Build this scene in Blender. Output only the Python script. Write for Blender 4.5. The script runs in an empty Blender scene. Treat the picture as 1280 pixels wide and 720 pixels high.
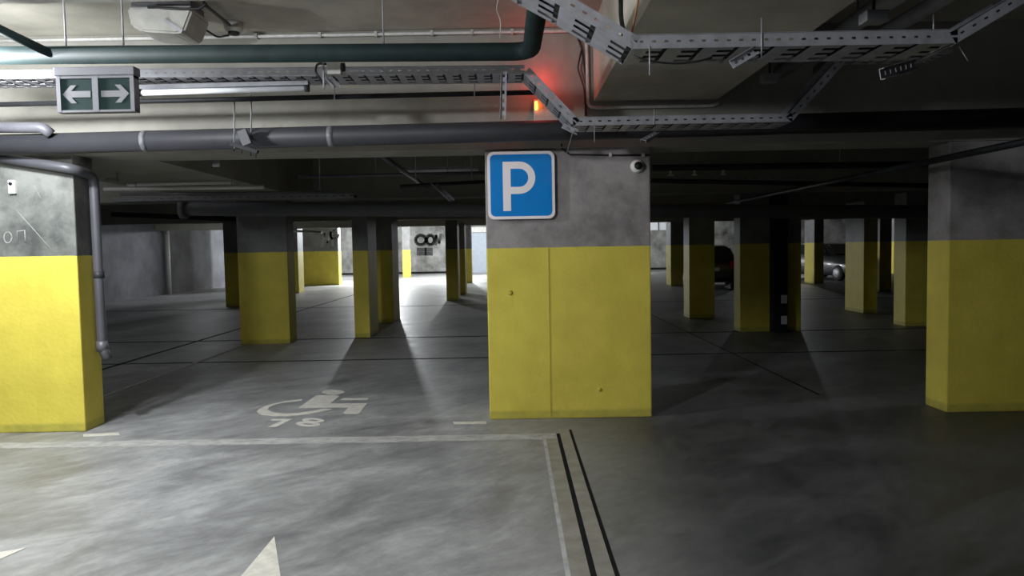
import bpy, bmesh, math, random
from mathutils import Vector, Matrix

random.seed(7)
sc = bpy.context.scene
COL = sc.collection
PI = math.pi

# ------------------------------------------------------------------ camera
F_PX, PITCH, ROLL, CAM_Z = 920.0, math.atan(50 / 920.0), 0.0175, 1.5
fwd = Vector((0, math.cos(PITCH), -math.sin(PITCH)))
up0 = Vector((0, math.sin(PITCH), math.cos(PITCH)))
rt0 = Vector((1, 0, 0))
rt = (rt0 * math.cos(ROLL) - up0 * math.sin(ROLL))
upv = (up0 * math.cos(ROLL) + rt0 * math.sin(ROLL))
CAM = Vector((0, 0, CAM_Z))
cd = bpy.data.cameras.new('camera')
cam = bpy.data.objects.new('camera', cd)
COL.objects.link(cam)
cd.sensor_width = 36
cd.lens = F_PX / 1280 * 36
cd.clip_end = 300
M = Matrix((rt, upv, -fwd)).transposed().to_4x4()
M.translation = CAM
cam.matrix_world = M
sc.camera = cam


def ray(px, py):
    return rt * ((px - 640) / F_PX) + upv * ((360 - py) / F_PX) + fwd


def P(px, py, Y):
    """point of the place that lies at distance Y along the aisle"""
    r = ray(px, py)
    return CAM + r * (Y / r.y)


def FL(px, py, z=0.0):
    r = ray(px, py)
    return CAM + r * ((z - CAM_Z) / r.z)


# ------------------------------------------------------------------ light
sc.view_settings.view_transform = 'Standard'
sc.view_settings.look = 'None'
sc.view_settings.gamma = 1
sc.view_settings.use_curve_mapping = False
sc.view_settings.exposure = 0.0
W = bpy.data.worlds.new('world')
sc.world = W
W.use_nodes = True
bg = W.node_tree.nodes['Background']
bg.inputs[0].default_value = (0.8, 0.87, 1.0, 1)
bg.inputs[1].default_value = 0.01

MAIN_W = 325       # lamp beside the left pillar
FAR_W = 2600       # lamps in the far bays
# (x, y, z, watts, label, rotation) : every lamp is a luminaire object with its own light
LAMPS = [
    (-3.72, 4.75, 2.86, MAIN_W, 'bright square ceiling lamp in front of the left pillar', 0, 0.3, 0.3),
    (-10.2, 24.4, 2.95, 22, 'ceiling tube lamp near the far left wall', 0, 1.2, 0.12),
    (-8.6, 8.2, 2.95, 60, 'ceiling tube lamp above the left bays', 0, 1.2, 0.12),
    (-2.9, 0.6, 3.05, 450, 'unseen fill lamp added overhead, well in front of the pillar row', 0, 1.2, 0.12),  # fill light added out of view to brighten pillar and tray fronts
    (-5.9, 34.5, 2.95, FAR_W * 0.95, 'far ceiling tube lamp between the wide yellow pillar and the slim bright pillar', 0, 1.2, 0.14),
    (-2.6, 39.5, 2.95, FAR_W * 0.4, 'far ceiling tube lamp near the graffiti wall', 0, 1.2, 0.14),
    (4.0, 41.0, 2.95, FAR_W * 0.3, 'far ceiling tube lamp near the back wall right of the parking sign pillar', 0, 1.2, 0.14),
    (13.5, 37.5, 2.95, FAR_W * 0.13, 'far ceiling tube lamp behind the grey parked car', 0, 1.2, 0.14),
    (-10.6, 41.0, 2.95, FAR_W * 0.25, 'far ceiling tube lamp in the back left corner', 0, 1.2, 0.14),
]


# ------------------------------------------------------------------ materials
def mat(name, base=(0.5, 0.5, 0.5), rough=0.6, metal=0.0, var=0.0, scale=6.0, bump=0.0, spec=0.5, bscale=None, stretch=None, coat=0.0):
    m = bpy.data.materials.new(name)
    m.use_nodes = True
    nt = m.node_tree
    b = nt.nodes['Principled BSDF']
    b.inputs['Base Color'].default_value = (*base, 1)
    b.inputs['Roughness'].default_value = rough
    b.inputs['Metallic'].default_value = metal
    b.inputs['Specular IOR Level'].default_value = spec
    b.inputs['Coat Weight'].default_value = coat
    if var or bump:
        tc = nt.nodes.new('ShaderNodeTexCoord')
        mp = nt.nodes.new('ShaderNodeMapping')
        nt.links.new(tc.outputs['Object'], mp.inputs[0])
        if stretch:
            mp.inputs['Scale'].default_value = stretch
        n = nt.nodes.new('ShaderNodeTexNoise')
        n.inputs['Scale'].default_value = scale
        n.inputs['Detail'].default_value = 8
        n.inputs['Roughness'].default_value = 0.62
        nt.links.new(mp.outputs[0], n.inputs[0])
        if var:
            cr = nt.nodes.new('ShaderNodeValToRGB')
            cr.color_ramp.elements[0].position = 0.3
            cr.color_ramp.elements[1].position = 0.7
            cr.color_ramp.elements[0].color = (*[c * (1 - var) for c in base], 1)
            cr.color_ramp.elements[1].color = (*[min(1, c * (1 + var)) for c in base], 1)
            nt.links.new(n.outputs['Fac'], cr.inputs[0])
            nt.links.new(cr.outputs[0], b.inputs['Base Color'])
        if bump:
            n2 = nt.nodes.new('ShaderNodeTexNoise')
            n2.inputs['Scale'].default_value = bscale or scale * 6
            n2.inputs['Detail'].default_value = 6
            nt.links.new(mp.outputs[0], n2.inputs[0])
            bp = nt.nodes.new('ShaderNodeBump')
            bp.inputs['Strength'].default_value = bump
            bp.inputs['Distance'].default_value = 0.02
            nt.links.new(n2.outputs['Fac'], bp.inputs['Height'])
            nt.links.new(bp.outputs[0], b.inputs['Normal'])
    return m


def emit(name, col, strength):
    m = bpy.data.materials.new(name)
    m.use_nodes = True
    b = m.node_tree.nodes['Principled BSDF']
    b.inputs['Base Color'].default_value = (*col, 1)
    b.inputs['Emission Color'].default_value = (*col, 1)
    b.inputs['Emission Strength'].default_value = strength
    return m


def pillar_mat(name, conc, conc2):
    """bare concrete above, yellow paint up to 1.5 m, a scuffed greenish strip at the foot"""
    m = bpy.data.materials.new(name)
    m.use_nodes = True
    nt = m.node_tree
    N, L = nt.nodes.new, nt.links.new
    b = nt.nodes['Principled BSDF']
    tc = N('ShaderNodeTexCoord')
    sp = N('ShaderNodeSeparateXYZ')
    L(tc.outputs['Object'], sp.inputs[0])
    # concrete
    n1 = N('ShaderNodeTexNoise'); n1.inputs['Scale'].default_value = 2.6; n1.inputs['Detail'].default_value = 9; n1.inputs['Roughness'].default_value = .65
    L(tc.outputs['Object'], n1.inputs[0])
    r1 = N('ShaderNodeValToRGB')
    r1.color_ramp.elements[0].position = .36; r1.color_ramp.elements[0].color = (*conc2, 1)
    r1.color_ramp.elements[1].position = .62; r1.color_ramp.elements[1].color = (*conc, 1)
    L(n1.outputs['Fac'], r1.inputs[0])
    # paint
    n2 = N('ShaderNodeTexNoise'); n2.inputs['Scale'].default_value = 3.5; n2.inputs['Detail'].default_value = 7
    L(tc.outputs['Object'], n2.inputs[0])
    r2 = N('ShaderNodeValToRGB')
    r2.color_ramp.elements[0].position = .3; r2.color_ramp.elements[0].color = (.57, .475, .072, 1)
    r2.color_ramp.elements[1].position = .7; r2.color_ramp.elements[1].color = (.68, .575, .09, 1)
    L(n2.outputs['Fac'], r2.inputs[0])
    # scuffed foot strip
    n3 = N('ShaderNodeTexNoise'); n3.inputs['Scale'].default_value = 9; n3.inputs['Detail'].default_value = 8
    L(tc.outputs['Object'], n3.inputs[0])
    ft = N('ShaderNodeMapRange'); ft.inputs[1].default_value = .085; ft.inputs[2].default_value = .06
    L(sp.outputs['Z'], ft.inputs[0])
    mu = N('ShaderNodeMath'); mu.operation = 'MULTIPLY'
    L(ft.outputs[0], mu.inputs[0]); L(n3.outputs['Fac'], mu.inputs[1])
    mxf = N('ShaderNodeMix'); mxf.data_type = 'RGBA'
    L(mu.outputs[0], mxf.inputs['Factor']); L(r2.outputs[0], mxf.inputs['A']); mxf.inputs['B'].default_value = (.28, .27, .06, 1)
    # edge
    ed = N('ShaderNodeMath'); ed.operation = 'MULTIPLY_ADD'
    L(n3.outputs['Fac'], ed.inputs[0]); ed.inputs[1].default_value = .012; L(sp.outputs['Z'], ed.inputs[2])
    gt = N('ShaderNodeMath'); gt.operation = 'GREATER_THAN'; L(ed.outputs[0], gt.inputs[0]); gt.inputs[1].default_value = 1.506
    mx = N('ShaderNodeMix'); mx.data_type = 'RGBA'
    L(gt.outputs[0], mx.inputs['Factor']); L(mxf.outputs['Result'], mx.inputs['A']); L(r1.outputs[0], mx.inputs['B'])
    L(mx.outputs['Result'], b.inputs['Base Color'])
    b.inputs['Roughness'].default_value = .62
    b.inputs['Specular IOR Level'].default_value = .25
    bp = N('ShaderNodeBump'); bp.inputs['Strength'].default_value = .35; bp.inputs['Distance'].default_value = .012
    n4 = N('ShaderNodeTexNoise'); n4.inputs['Scale'].default_value = 28; n4.inputs['Detail'].default_value = 6
    L(tc.outputs['Object'], n4.inputs[0]); L(n4.outputs['Fac'], bp.inputs['Height']); L(bp.outputs[0], b.inputs['Normal'])
    return m


def floor_mat():
    m = bpy.data.materials.new('polished_concrete')
    m.use_nodes = True
    nt = m.node_tree
    N, L = nt.nodes.new, nt.links.new
    b = nt.nodes['Principled BSDF']
    tc = N('ShaderNodeTexCoord')
    m0 = N('ShaderNodeMapping'); m0.inputs['Rotation'].default_value = (0, 0, -.75)
    L(tc.outputs['Object'], m0.inputs[0])
    mp = N('ShaderNodeMapping'); mp.inputs['Scale'].default_value = (.62, 1.12, 1)
    L(m0.outputs[0], mp.inputs[0])
    n1 = N('ShaderNodeTexNoise'); n1.inputs['Scale'].default_value = 2.3; n1.inputs['Detail'].default_value = 12; n1.inputs['Roughness'].default_value = .68; n1.inputs['Distortion'].default_value = .6
    L(mp.outputs[0], n1.inputs[0])
    r1 = N('ShaderNodeValToRGB')
    e = r1.color_ramp.elements
    e[0].position = .3; e[0].color = (.155, .157, .163, 1)
    e[1].position = .72; e[1].color = (.41, .415, .415, 1)
    L(n1.outputs['Fac'], r1.inputs[0])
    n2 = N('ShaderNodeTexNoise'); n2.inputs['Scale'].default_value = .55; n2.inputs['Detail'].default_value = 6
    L(tc.outputs['Object'], n2.inputs[0])
    r2 = N('ShaderNodeMapRange'); r2.inputs[1].default_value = .3; r2.inputs[2].default_value = .7; r2.inputs[3].default_value = .72; r2.inputs[4].default_value = 1.22
    L(n2.outputs['Fac'], r2.inputs[0])
    mx = N('ShaderNodeMix'); mx.data_type = 'RGBA'; mx.blend_type = 'MULTIPLY'; mx.inputs['Factor'].default_value = 1
    L(r1.outputs[0], mx.inputs['A']); L(r2.outputs[0], mx.inputs['B'])
    # floor darkened right of the expansion joint: light falloff put into its colour
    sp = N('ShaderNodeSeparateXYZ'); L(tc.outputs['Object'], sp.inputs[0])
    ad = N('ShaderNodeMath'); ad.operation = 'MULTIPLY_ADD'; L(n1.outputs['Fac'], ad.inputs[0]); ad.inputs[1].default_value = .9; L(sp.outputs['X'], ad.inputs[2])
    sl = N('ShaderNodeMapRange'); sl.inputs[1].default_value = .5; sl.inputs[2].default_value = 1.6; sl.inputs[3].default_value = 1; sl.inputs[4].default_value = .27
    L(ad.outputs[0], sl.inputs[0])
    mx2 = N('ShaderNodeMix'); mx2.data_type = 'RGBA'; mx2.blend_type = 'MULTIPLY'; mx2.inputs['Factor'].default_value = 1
    # the painted falloff is eased behind the pillar row
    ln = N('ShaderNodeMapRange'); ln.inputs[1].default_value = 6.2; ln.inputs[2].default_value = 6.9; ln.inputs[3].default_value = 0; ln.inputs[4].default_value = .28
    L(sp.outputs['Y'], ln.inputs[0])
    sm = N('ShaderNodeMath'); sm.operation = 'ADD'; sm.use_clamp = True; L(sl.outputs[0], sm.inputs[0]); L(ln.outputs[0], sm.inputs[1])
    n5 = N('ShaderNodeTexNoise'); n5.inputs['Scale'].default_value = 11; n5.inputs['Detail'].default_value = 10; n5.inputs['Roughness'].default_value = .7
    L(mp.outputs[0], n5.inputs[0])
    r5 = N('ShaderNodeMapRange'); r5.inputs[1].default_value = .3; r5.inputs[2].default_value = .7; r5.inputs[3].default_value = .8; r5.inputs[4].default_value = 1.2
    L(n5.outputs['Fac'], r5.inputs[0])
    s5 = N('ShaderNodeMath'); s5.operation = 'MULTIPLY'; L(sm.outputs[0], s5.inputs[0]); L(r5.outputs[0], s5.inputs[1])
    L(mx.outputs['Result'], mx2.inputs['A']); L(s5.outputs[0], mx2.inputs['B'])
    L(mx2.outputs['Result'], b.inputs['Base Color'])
    rr = N('ShaderNodeMapRange'); rr.inputs[1].default_value = .3; rr.inputs[2].default_value = .7; rr.inputs[3].default_value = .38; rr.inputs[4].default_value = .6
    L(n1.outputs['Fac'], rr.inputs[0]); L(rr.outputs[0], b.inputs['Roughness'])
    b.inputs['Specular IOR Level'].default_value = .4
    bp = N('ShaderNodeBump'); bp.inputs['Strength'].default_value = .12; bp.inputs['Distance'].default_value = .01
    n4 = N('ShaderNodeTexNoise'); n4.inputs['Scale'].default_value = 5; n4.inputs['Detail'].default_value = 8
    L(mp.outputs[0], n4.inputs[0]); L(n4.outputs['Fac'], bp.inputs['Height']); L(bp.outputs[0], b.inputs['Normal'])
    return m


MT = dict(
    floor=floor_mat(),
    joint=mat('dark_joint_filler', (.012, .012, .013), .95, var=.3, scale=8, spec=.1),
    ceil=mat('ceiling_concrete', (.44, .42, .36), .85, var=.2, scale=2.2, bump=.12, bscale=20, spec=.2),
    beam=mat('beam_concrete', (.275, .265, .235), .85, var=.16, scale=2.0, bump=.15, bscale=18, spec=.2),
    wall=mat('bare_wall_concrete', (.2, .2, .19), .9, var=.75, scale=1.1, bump=.5, bscale=9, spec=.2),
    sidewall=mat('grey_wall_concrete', (.15, .15, .168), .9, var=.35, scale=.9, bump=.4, bscale=9, spec=.2),
    pl_left=pillar_mat('pillar_pale', (.20, .205, .19), (.065, .068, .065)),
    pl_mid=pillar_mat('pillar_grey', (.34, .315, .31), (.17, .16, .155)),
    pl_far=pillar_mat('pillar_far', (.22, .22, .22), (.15, .15, .155)),
    zinc=mat('galvanised_steel', (.36, .36, .395), .45, .35, var=.18, scale=14),
    zincdark=mat('dull_galvanised_steel', (.24, .24, .26), .55, .3, var=.2, scale=10),
    green=mat('dark_green_pipe_paint', (.010, .019, .019), .65, var=.25, scale=9, spec=.12),
    black=mat('black_pipe_paint', (.016, .017, .019), .6, var=.2, scale=9, spec=.2),
    grey=mat('grey_plastic_pipe', (.03, .03, .036), .55, var=.12, scale=5, spec=.35),
    greyl=mat('light_grey_pipe', (.10, .10, .115), .4, var=.12, scale=5),
    greyd=mat('dark_grey_pipe', (.07, .07, .08), .45, var=.12, scale=5),
    greym=mat('mid_grey_pipe', (.17, .17, .19), .5, var=.12, scale=5),
    tape=mat('pale_tape', (.13, .13, .14), .5, var=.4, scale=40),
    white=mat('white_plastic', (.68, .68, .66), .4, var=.05, scale=20),
    dirtyw=mat('dusty_white_plastic', (.44, .43, .40), .45, var=.18, scale=9),
    tubew=mat('white_tube_diffuser', (.75, .77, .80), .35, var=.03, scale=10),
    cable=mat('black_cable', (.012, .012, .013), .55, var=.2, scale=30),
    conduit=mat('grey_conduit', (.52, .51, .49), .5, var=.15, scale=20),
    copper=mat('brown_cable', (.35, .17, .09), .5, var=.2, scale=20),
    paint=mat('floor_paint', (.62, .60, .54), .7, var=.16, scale=14),
    paintd=mat('worn_floor_paint', (.38, .38, .36), .75, var=.35, scale=9),
    plate=mat('joint_cover_metal', (.27, .26, .235), .5, .1, var=.25, scale=7),
    epoxy=mat('joint_border_mortar', (.40, .40, .395), .7, var=.3, scale=8),
    blue=mat('sign_blue', (.002, .22, .66), .22, var=.03, scale=8, coat=.4),
    signw=mat('sign_white', (.93, .87, .88), .25, var=.02, scale=8, coat=.4),
    exitg=mat('exit_sign_green', (.012, .03, .028), .7, var=.1, scale=8, spec=.15),
    exitw=mat('exit_arrow_grey', (.22, .22, .235), .6, var=.05, spec=.2, scale=8),
    alu=mat('grey_sign_frame', (.17, .17, .19), .55, .1, var=.06, scale=10),
    lensb=mat('camera_lens_black', (.01, .01, .012), .1),
    led=emit('red_led', (1, .22, .03), 9),
    lampon=emit('lit_diffuser', (.93, .97, 1.0), 14),
    rubber=mat('rubber', (.02, .02, .02), .8, var=.2, scale=20),
    carblack=mat('black_car_paint', (.012, .012, .014), .18, coat=.8, var=.05, scale=4),
    cargrey=mat('grey_car_paint', (.045, .048, .052), .3, .2, coat=.5, var=.05, scale=4),
    glass=mat('dark_car_glass', (.03, .035, .04), .05, var=.05, scale=3, spec=.8),
    red=mat('red_tail_light', (.8, .015, .03), .2, var=.1, scale=20),
    clear=mat('headlight_lens', (.8, .82, .85), .1, var=.05, scale=20),
    door=mat('blue_grey_door_paint', (.30, .34, .40), .5, var=.08, scale=4),
    graf=mat('dark_spray_paint', (.05, .05, .05), .9, var=.4, scale=5),
    grafl=mat('pale_chalk', (.27, .275, .26), .9, var=.3, scale=15),
    ochre=mat('pillar_seam_paint', (.44, .36, .04), .65, var=.1, scale=8),
)


# ------------------------------------------------------------------ mesh helpers
class MB:
    def __init__(s):
        s.bm = bmesh.new()

    def box(s, x0, x1, y0, y1, z0, z1, mi=0, bev=0.0):
        v = [s.bm.verts.new(p) for p in ((x0, y0, z0), (x1, y0, z0), (x1, y1, z0), (x0, y1, z0), (x0, y0, z1), (x1, y0, z1), (x1, y1, z1), (x0, y1, z1))]
        fs = [s.bm.faces.new([v[i] for i in q]) for q in ((3, 2, 1, 0), (4, 5, 6, 7), (0, 1, 5, 4), (1, 2, 6, 5), (2, 3, 7, 6), (3, 0, 4, 7))]
        for f in fs:
            f.material_index = mi
        if bev:
            es = list({e for f in fs for e in f.edges})
            bmesh.ops.bevel(s.bm, geom=es, offset=bev, segments=2, affect='EDGES', profile=.6)
        return s

    def fbox(s, o, d, u, w, a, b_, c0, c1, e0, e1):
        """box in a local frame: a..b along d, c along u, e along w"""
        o, d, u, w = Vector(o), Vector(d), Vector(u), Vector(w)
        pts = [o + d * x + u * z + w * y for (x, y, z) in ((a, e0, c0), (b_, e0, c0), (b_, e1, c0), (a, e1, c0), (a, e0, c1), (b_, e0, c1), (b_, e1, c1), (a, e1, c1))]
        v = [s.bm.verts.new(p) for p in pts]
        for q in ((3, 2, 1, 0), (4, 5, 6, 7), (0, 1, 5, 4), (1, 2, 6, 5), (2, 3, 7, 6), (3, 0, 4, 7)):
            s.bm.faces.new([v[i] for i in q])
        return s

    def tube(s, pts, r, n=16, cap=True, r_end=None):
        pts = [Vector(p) for p in pts]
        rings = []
        t0 = (pts[1] - pts[0]).normalized()
        ref = Vector((0, 0, 1)) if abs(t0.z) < .9 else Vector((1, 0, 0))
        nrm = t0.cross(ref).normalized()
        for i, p in enumerate(pts):
            if i == 0: t = t0
            elif i == len(pts) - 1: t = (pts[-1] - pts[-2]).normalized()
            else: t = ((pts[i + 1] - p).normalized() + (p - pts[i - 1]).normalized()).normalized()
            nrm = (nrm - t * nrm.dot(t)).normalized()
            bn = t.cross(nrm)
            rr = r if r_end is None else r + (r_end - r) * i / (len(pts) - 1)
            rings.append([s.bm.verts.new(p + (nrm * math.cos(2 * PI * k / n) + bn * math.sin(2 * PI * k / n)) * rr) for k in range(n)])
        for a, b in zip(rings, rings[1:]):
            for k in range(n):
                f = s.bm.faces.new((a[k], a[(k + 1) % n], b[(k + 1) % n], b[k])); f.smooth = True
        if cap:
            s.bm.faces.new(list(reversed(rings[0]))); s.bm.faces.new(rings[-1])
        return s

    def prism(s, poly, h, m=None):
        """poly: list of 3-D points (planar), extruded by vector h"""
        a = [s.bm.verts.new(Vector(p)) for p in poly]
        b = [s.bm.verts.new(Vector(p) + Vector(h)) for p in poly]
        n = len(a)
        s.bm.faces.new(a); s.bm.faces.new(list(reversed(b)))
        for i in range(n):
            s.bm.faces.new((a[(i + 1) % n], a[i], b[i], b[(i + 1) % n]))
        return s

    def ringprism(s, outer, inner, h):
        n = len(outer); H = Vector(h)
        o0 = [s.bm.verts.new(Vector(p)) for p in outer]; i0 = [s.bm.verts.new(Vector(p)) for p in inner]
        o1 = [s.bm.verts.new(Vector(p) + H) for p in outer]; i1 = [s.bm.verts.new(Vector(p) + H) for p in inner]
        for k in range(n):
            j = (k + 1) % n
            s.bm.faces.new((o0[k], o0[j], i0[j], i0[k])); s.bm.faces.new((o1[j], o1[k], i1[k], i1[j]))
            s.bm.faces.new((o0[j], o0[k], o1[k], o1[j])); s.bm.faces.new((i0[k], i0[j], i1[j], i1[k]))
        return s

    def lathe(s, prof, axis_o, axis_d, n=24):
        """prof: list of (radius, distance along axis)"""
        o, d = Vector(axis_o), Vector(axis_d).normalized()
        ref = Vector((0, 0, 1)) if abs(d.z) < .9 else Vector((1, 0, 0))
        u = d.cross(ref).normalized(); w = d.cross(u)
        rings = []
        for r, t in prof:
            rings.append([s.bm.verts.new(o + d * t + (u * math.cos(2 * PI * k / n) + w * math.sin(2 * PI * k / n)) * max(r, .0004)) for k in range(n)])
        for a, b in zip(rings, rings[1:]):
            for k in range(n):
                f = s.bm.faces.new((a[k], a[(k + 1) % n], b[(k + 1) % n], b[k])); f.smooth = True
        s.bm.faces.new(list(reversed(rings[0]))); s.bm.faces.new(rings[-1])
        return s

    def build(s, name, m, parent=None, at=None):
        bmesh.ops.recalc_face_normals(s.bm, faces=s.bm.faces[:])
        me = bpy.data.meshes.new(name)
        if at is not None:
            bmesh.ops.translate(s.bm, verts=s.bm.verts[:], vec=-Vector(at))
        s.bm.to_mesh(me); s.bm.free()
        for x in (m if isinstance(m, (list, tuple)) else [m]):
            me.materials.append(x)
        o = bpy.data.objects.new(name, me)
        COL.objects.link(o)
        if at is not None:
            o.location = at
        if parent is not None:
            o.parent = parent
            if at is None and parent.type == 'EMPTY':
                o.location = -Vector(parent.location)
            elif at is None:
                wl = Vector(parent.location)
                if parent.parent is not None: wl = wl + Vector(parent.parent.location)
                o.location = -wl
            else:
                o.location = Vector(at) - Vector(parent.location)
        return o


def thing(name, label, cat, loc=(0, 0, 0), group=None):
    o = bpy.data.objects.new(name, None)
    COL.objects.link(o)
    o.location = loc
    o.empty_display_size = .1
    return tag(o, label, cat, group)


def tag(o, label, cat, group=None):
    o['label'] = label; o['category'] = cat
    if group: o['group'] = group
    return o


def struct(o):
    o['kind'] = 'structure'
    return o


def arcs(pts, R, n=7):
    """polyline with its corners rounded at radius R"""
    pts = [Vector(p) for p in pts]
    out = [pts[0]]
    for a, b, c in zip(pts, pts[1:], pts[2:]):
        d1, d2 = (a - b).normalized(), (c - b).normalized()
        ang = d1.angle(d2)
        t = min(R / math.tan(ang / 2), (a - b).length * .48, (c - b).length * .48)
        p1, p2 = b + d1 * t, b + d2 * t
        for k in range(n + 1):
            s = k / n
            out.append(p1 * (1 - s) ** 2 + b * 2 * s * (1 - s) + p2 * s * s)
    out.append(pts[-1])
    return out


def sag(a, b, drop, n=12):
    a, b = Vector(a), Vector(b)
    return [a.lerp(b, k / n) - Vector((0, 0, drop * 4 * (k / n) * (1 - k / n))) for k in range(n + 1)]


# ================================================================== THE SETTING
XL, XR, YF, YB, ZC = -12.8, 24.0, -5.0, 46.0, 3.35
b = MB()
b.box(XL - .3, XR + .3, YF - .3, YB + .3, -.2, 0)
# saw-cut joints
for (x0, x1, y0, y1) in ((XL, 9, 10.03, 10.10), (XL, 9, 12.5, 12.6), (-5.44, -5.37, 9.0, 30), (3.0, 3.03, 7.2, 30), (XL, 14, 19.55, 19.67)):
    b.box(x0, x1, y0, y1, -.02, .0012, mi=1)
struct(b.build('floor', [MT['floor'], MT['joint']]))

BZ = 2.345       # soffit of the cross beams
b = MB()
b.box(XL - .3, XR + .3, YF - .3, YB + .3, ZC, ZC + .25)
b.box(XL, XR, 6.33, 6.75, BZ, ZC + .01, mi=1)                   # beam over the front pillar row
yb = P(742, 127, 6.33); yb2 = P(897, 130, 6.33)
b.box(yb.x, yb2.x, YF, 6.34, yb.z, ZC + .01, mi=0)              # beam running towards the viewer
b.box(-4.7, -3.2, 6.74, 12.0, BZ, ZC + .01, mi=1)               # beam behind the left pillar
for y0, y1 in ((12.0, 12.5), (20.6, 21.1), (26.6, 27.1), (34.2, 34.6)):
    b.box(XL, XR, y0, y1, BZ if y0 < 30 else 2.9, ZC + .01, mi=1)
struct(b.build('ceiling', [MT['ceil'], MT['beam'], MT['joint']]))

struct(MB().box(XL - .3, XR + .3, YB, YB + .3, 0, ZC + .1).build('wall_back', MT['wall']))
struct(MB().box(XL - .3, XL, YF, YB + .1, 0, ZC + .1).build('wall_left', MT['sidewall']))
struct(MB().box(XR, XR + .3, YF, YB + .1, 0, ZC + .1).build('wall_right', MT['sidewall']))
struct(MB().box(XL - .3, XR + .3, YF - .3, YF, 0, ZC + .1).build('wall_front', MT['sidewall']))
struct(MB().box(XL + .3, XR, YB - .06, YB - .001, 0, .12).build('baseboard_back', MT['joint']))
# blue-grey door in the back wall
dz = P(598, 291, 45.9).z; d0 = P(590, 320, 45.9).x
dr = struct(MB().box(d0, d0 + 1.9, YB - .08, YB - .002, 0, dz, bev=.01).build('door_1', MT['door'], at=(d0 + .9, YB, 0)))
MB().box(d0 + .8, d0 + .86, YB - .16, YB - .08, .95, 1.15).build('door_handle', MT['zinc'], dr)
MB().box(d0, d0 + 1.9, YB - .12, YB - .002, dz + .03, dz + .36).build('lintel_panel', MT['dirtyw'], dr)
# high window strip in the back wall, seen right of the central pillar
w0, w1 = P(817, 273, 45.9), P(860, 287, 45.9)
wn = struct(MB().box(w0.x - .3, w1.x + 1.2, YB - .07, YB - .002, w1.z, w0.z, bev=.01).build('window_1', MT['tubew'], at=(w0.x, YB, w1.z)))
b = MB()
for k in range(7):
    xx = w0.x - .3 + k * (w1.x + 1.5 - w0.x) / 6
    b.box(xx - .04, xx + .04, YB - .1, YB - .06, w1.z, w0.z)
b.box(w0.x - .35, w1.x + 1.25, YB - .1, YB - .06, w0.z - .04, w0.z + .06)
b.build('window_frame', MT['alu'], wn)


# ================================================================== PILLARS
def pillar(x0, x1, y0, y1, label, m='pl_far', ztop=BZ + .004, bev=.012, group=None):
    cx, cy = (x0 + x1) / 2, (y0 + y1) / 2
    o = MB().box(x0, x1, y0, y1, 0, ztop, bev=bev).build('concrete_pillar', MT[m], at=(cx, cy, 0))
    return tag(o, label, 'pillar', group)


A = pillar(-5.05, -3.655, 6.2, 6.5, 'brightly lit wide yellow and concrete pillar at the left edge, scratched letters on it', 'pl_left')
C0 = pillar(-.215, 1.207, 6.38, 6.74, 'wide central pillar carrying the blue parking sign, yellow lower half', 'pl_mid')
R0 = pillar(3.77, 5.3, 6.35, 6.68, 'dim wide yellow and grey pillar at the right edge', 'pl_mid')
pillar(-4.46, -3.65, 12.0, 12.4, 'shaded broad pillar standing behind the wheelchair parking bay, right of the left pillar')
pillar(-8.0, -7.2, 20.5, 21.0, 'dark pillar half hidden behind the broad shaded pillar, left of it')
pillar(-2.73, -2.46, 12.65, 13.45, 'dark slim deep pillar left of the central pillar, the nearer of two in line')
pillar(-2.86, -2.46, 15.2, 16.05, 'near black pillar directly behind the slim deep pillar left of centre')
pillar(-8.6, -7.68, 26.5, 27.2, 'far pillar with a pale lit right edge just right of the broad shaded pillar', ztop=BZ)
pillar(-9.3, -7.63, 32.5, 33.0, 'far wide yellow pillar with pale spray scribbles on its concrete top', ztop=ZC)
pillar(-5.92, -5.55, 40.0, 40.6, 'small bright yellow pillar standing in the lit far bay before the back wall', ztop=ZC)
pillar(-1.92, -1.57, 21.5, 22.3, 'black silhouetted slim pillar just left of the central pillar')
pillar(-1.9, -1.53, 24.2, 25.0, 'dark pillar seen behind the black slim pillar left of the central pillar')
pillar(-2.15, -1.74, 32.0, 32.6, 'far dim yellow pillar in front of the blue-grey door', ztop=ZC)
pillar(5.84, 6.4, 27.0, 27.8, 'far slim pillar with a lit left face, first gap right of the central pillar', ztop=BZ + .004)
pillar(3.62, 4.14, 15.0, 15.5, 'dark pillar left of the black parked car, right of the central pillar')
N0 = pillar(3.88, 4.92, 12.5, 12.85, 'dim broad pillar with a black riser box on its front, right of the black car')
pillar(11.1, 11.45, 27.0, 27.9, 'far slim yellow pillar standing in front of the grey parked car')
pillar(7.37, 7.66, 15.4, 16.26, 'slim deep dim pillar right of the grey parked car')
pillar(11.0, 11.36, 22.0, 22.8, 'black pillar behind the slim deep pillar on the right side')
pillar(17.66, 18.25, 34.0, 34.7, 'far right pillar with a bright yellow lit left face', ztop=ZC)
pillar(6.91, 7.85, 12.9, 13.3, 'dark pillar partly hidden by the right edge pillar')

# details on the central pillar
fy = 6.38
sx = P(687, 400, fy).x
MB().box(sx - .004, sx + .004, fy - .004, fy + .004, .02, 1.49).build('formwork_seam', MT['ochre'], C0)
b = MB()
for px, py, r in ((638, 366, .022), (750, 487, .018)):
    c = P(px, py, fy)
    b.lathe([(r * .4, -.012), (r, -.004), (r * 1.05, .004)], (c.x, fy, c.z), (0, 1, 0), 9)
b.build('paint_lump', MT['ochre'], C0)
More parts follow.
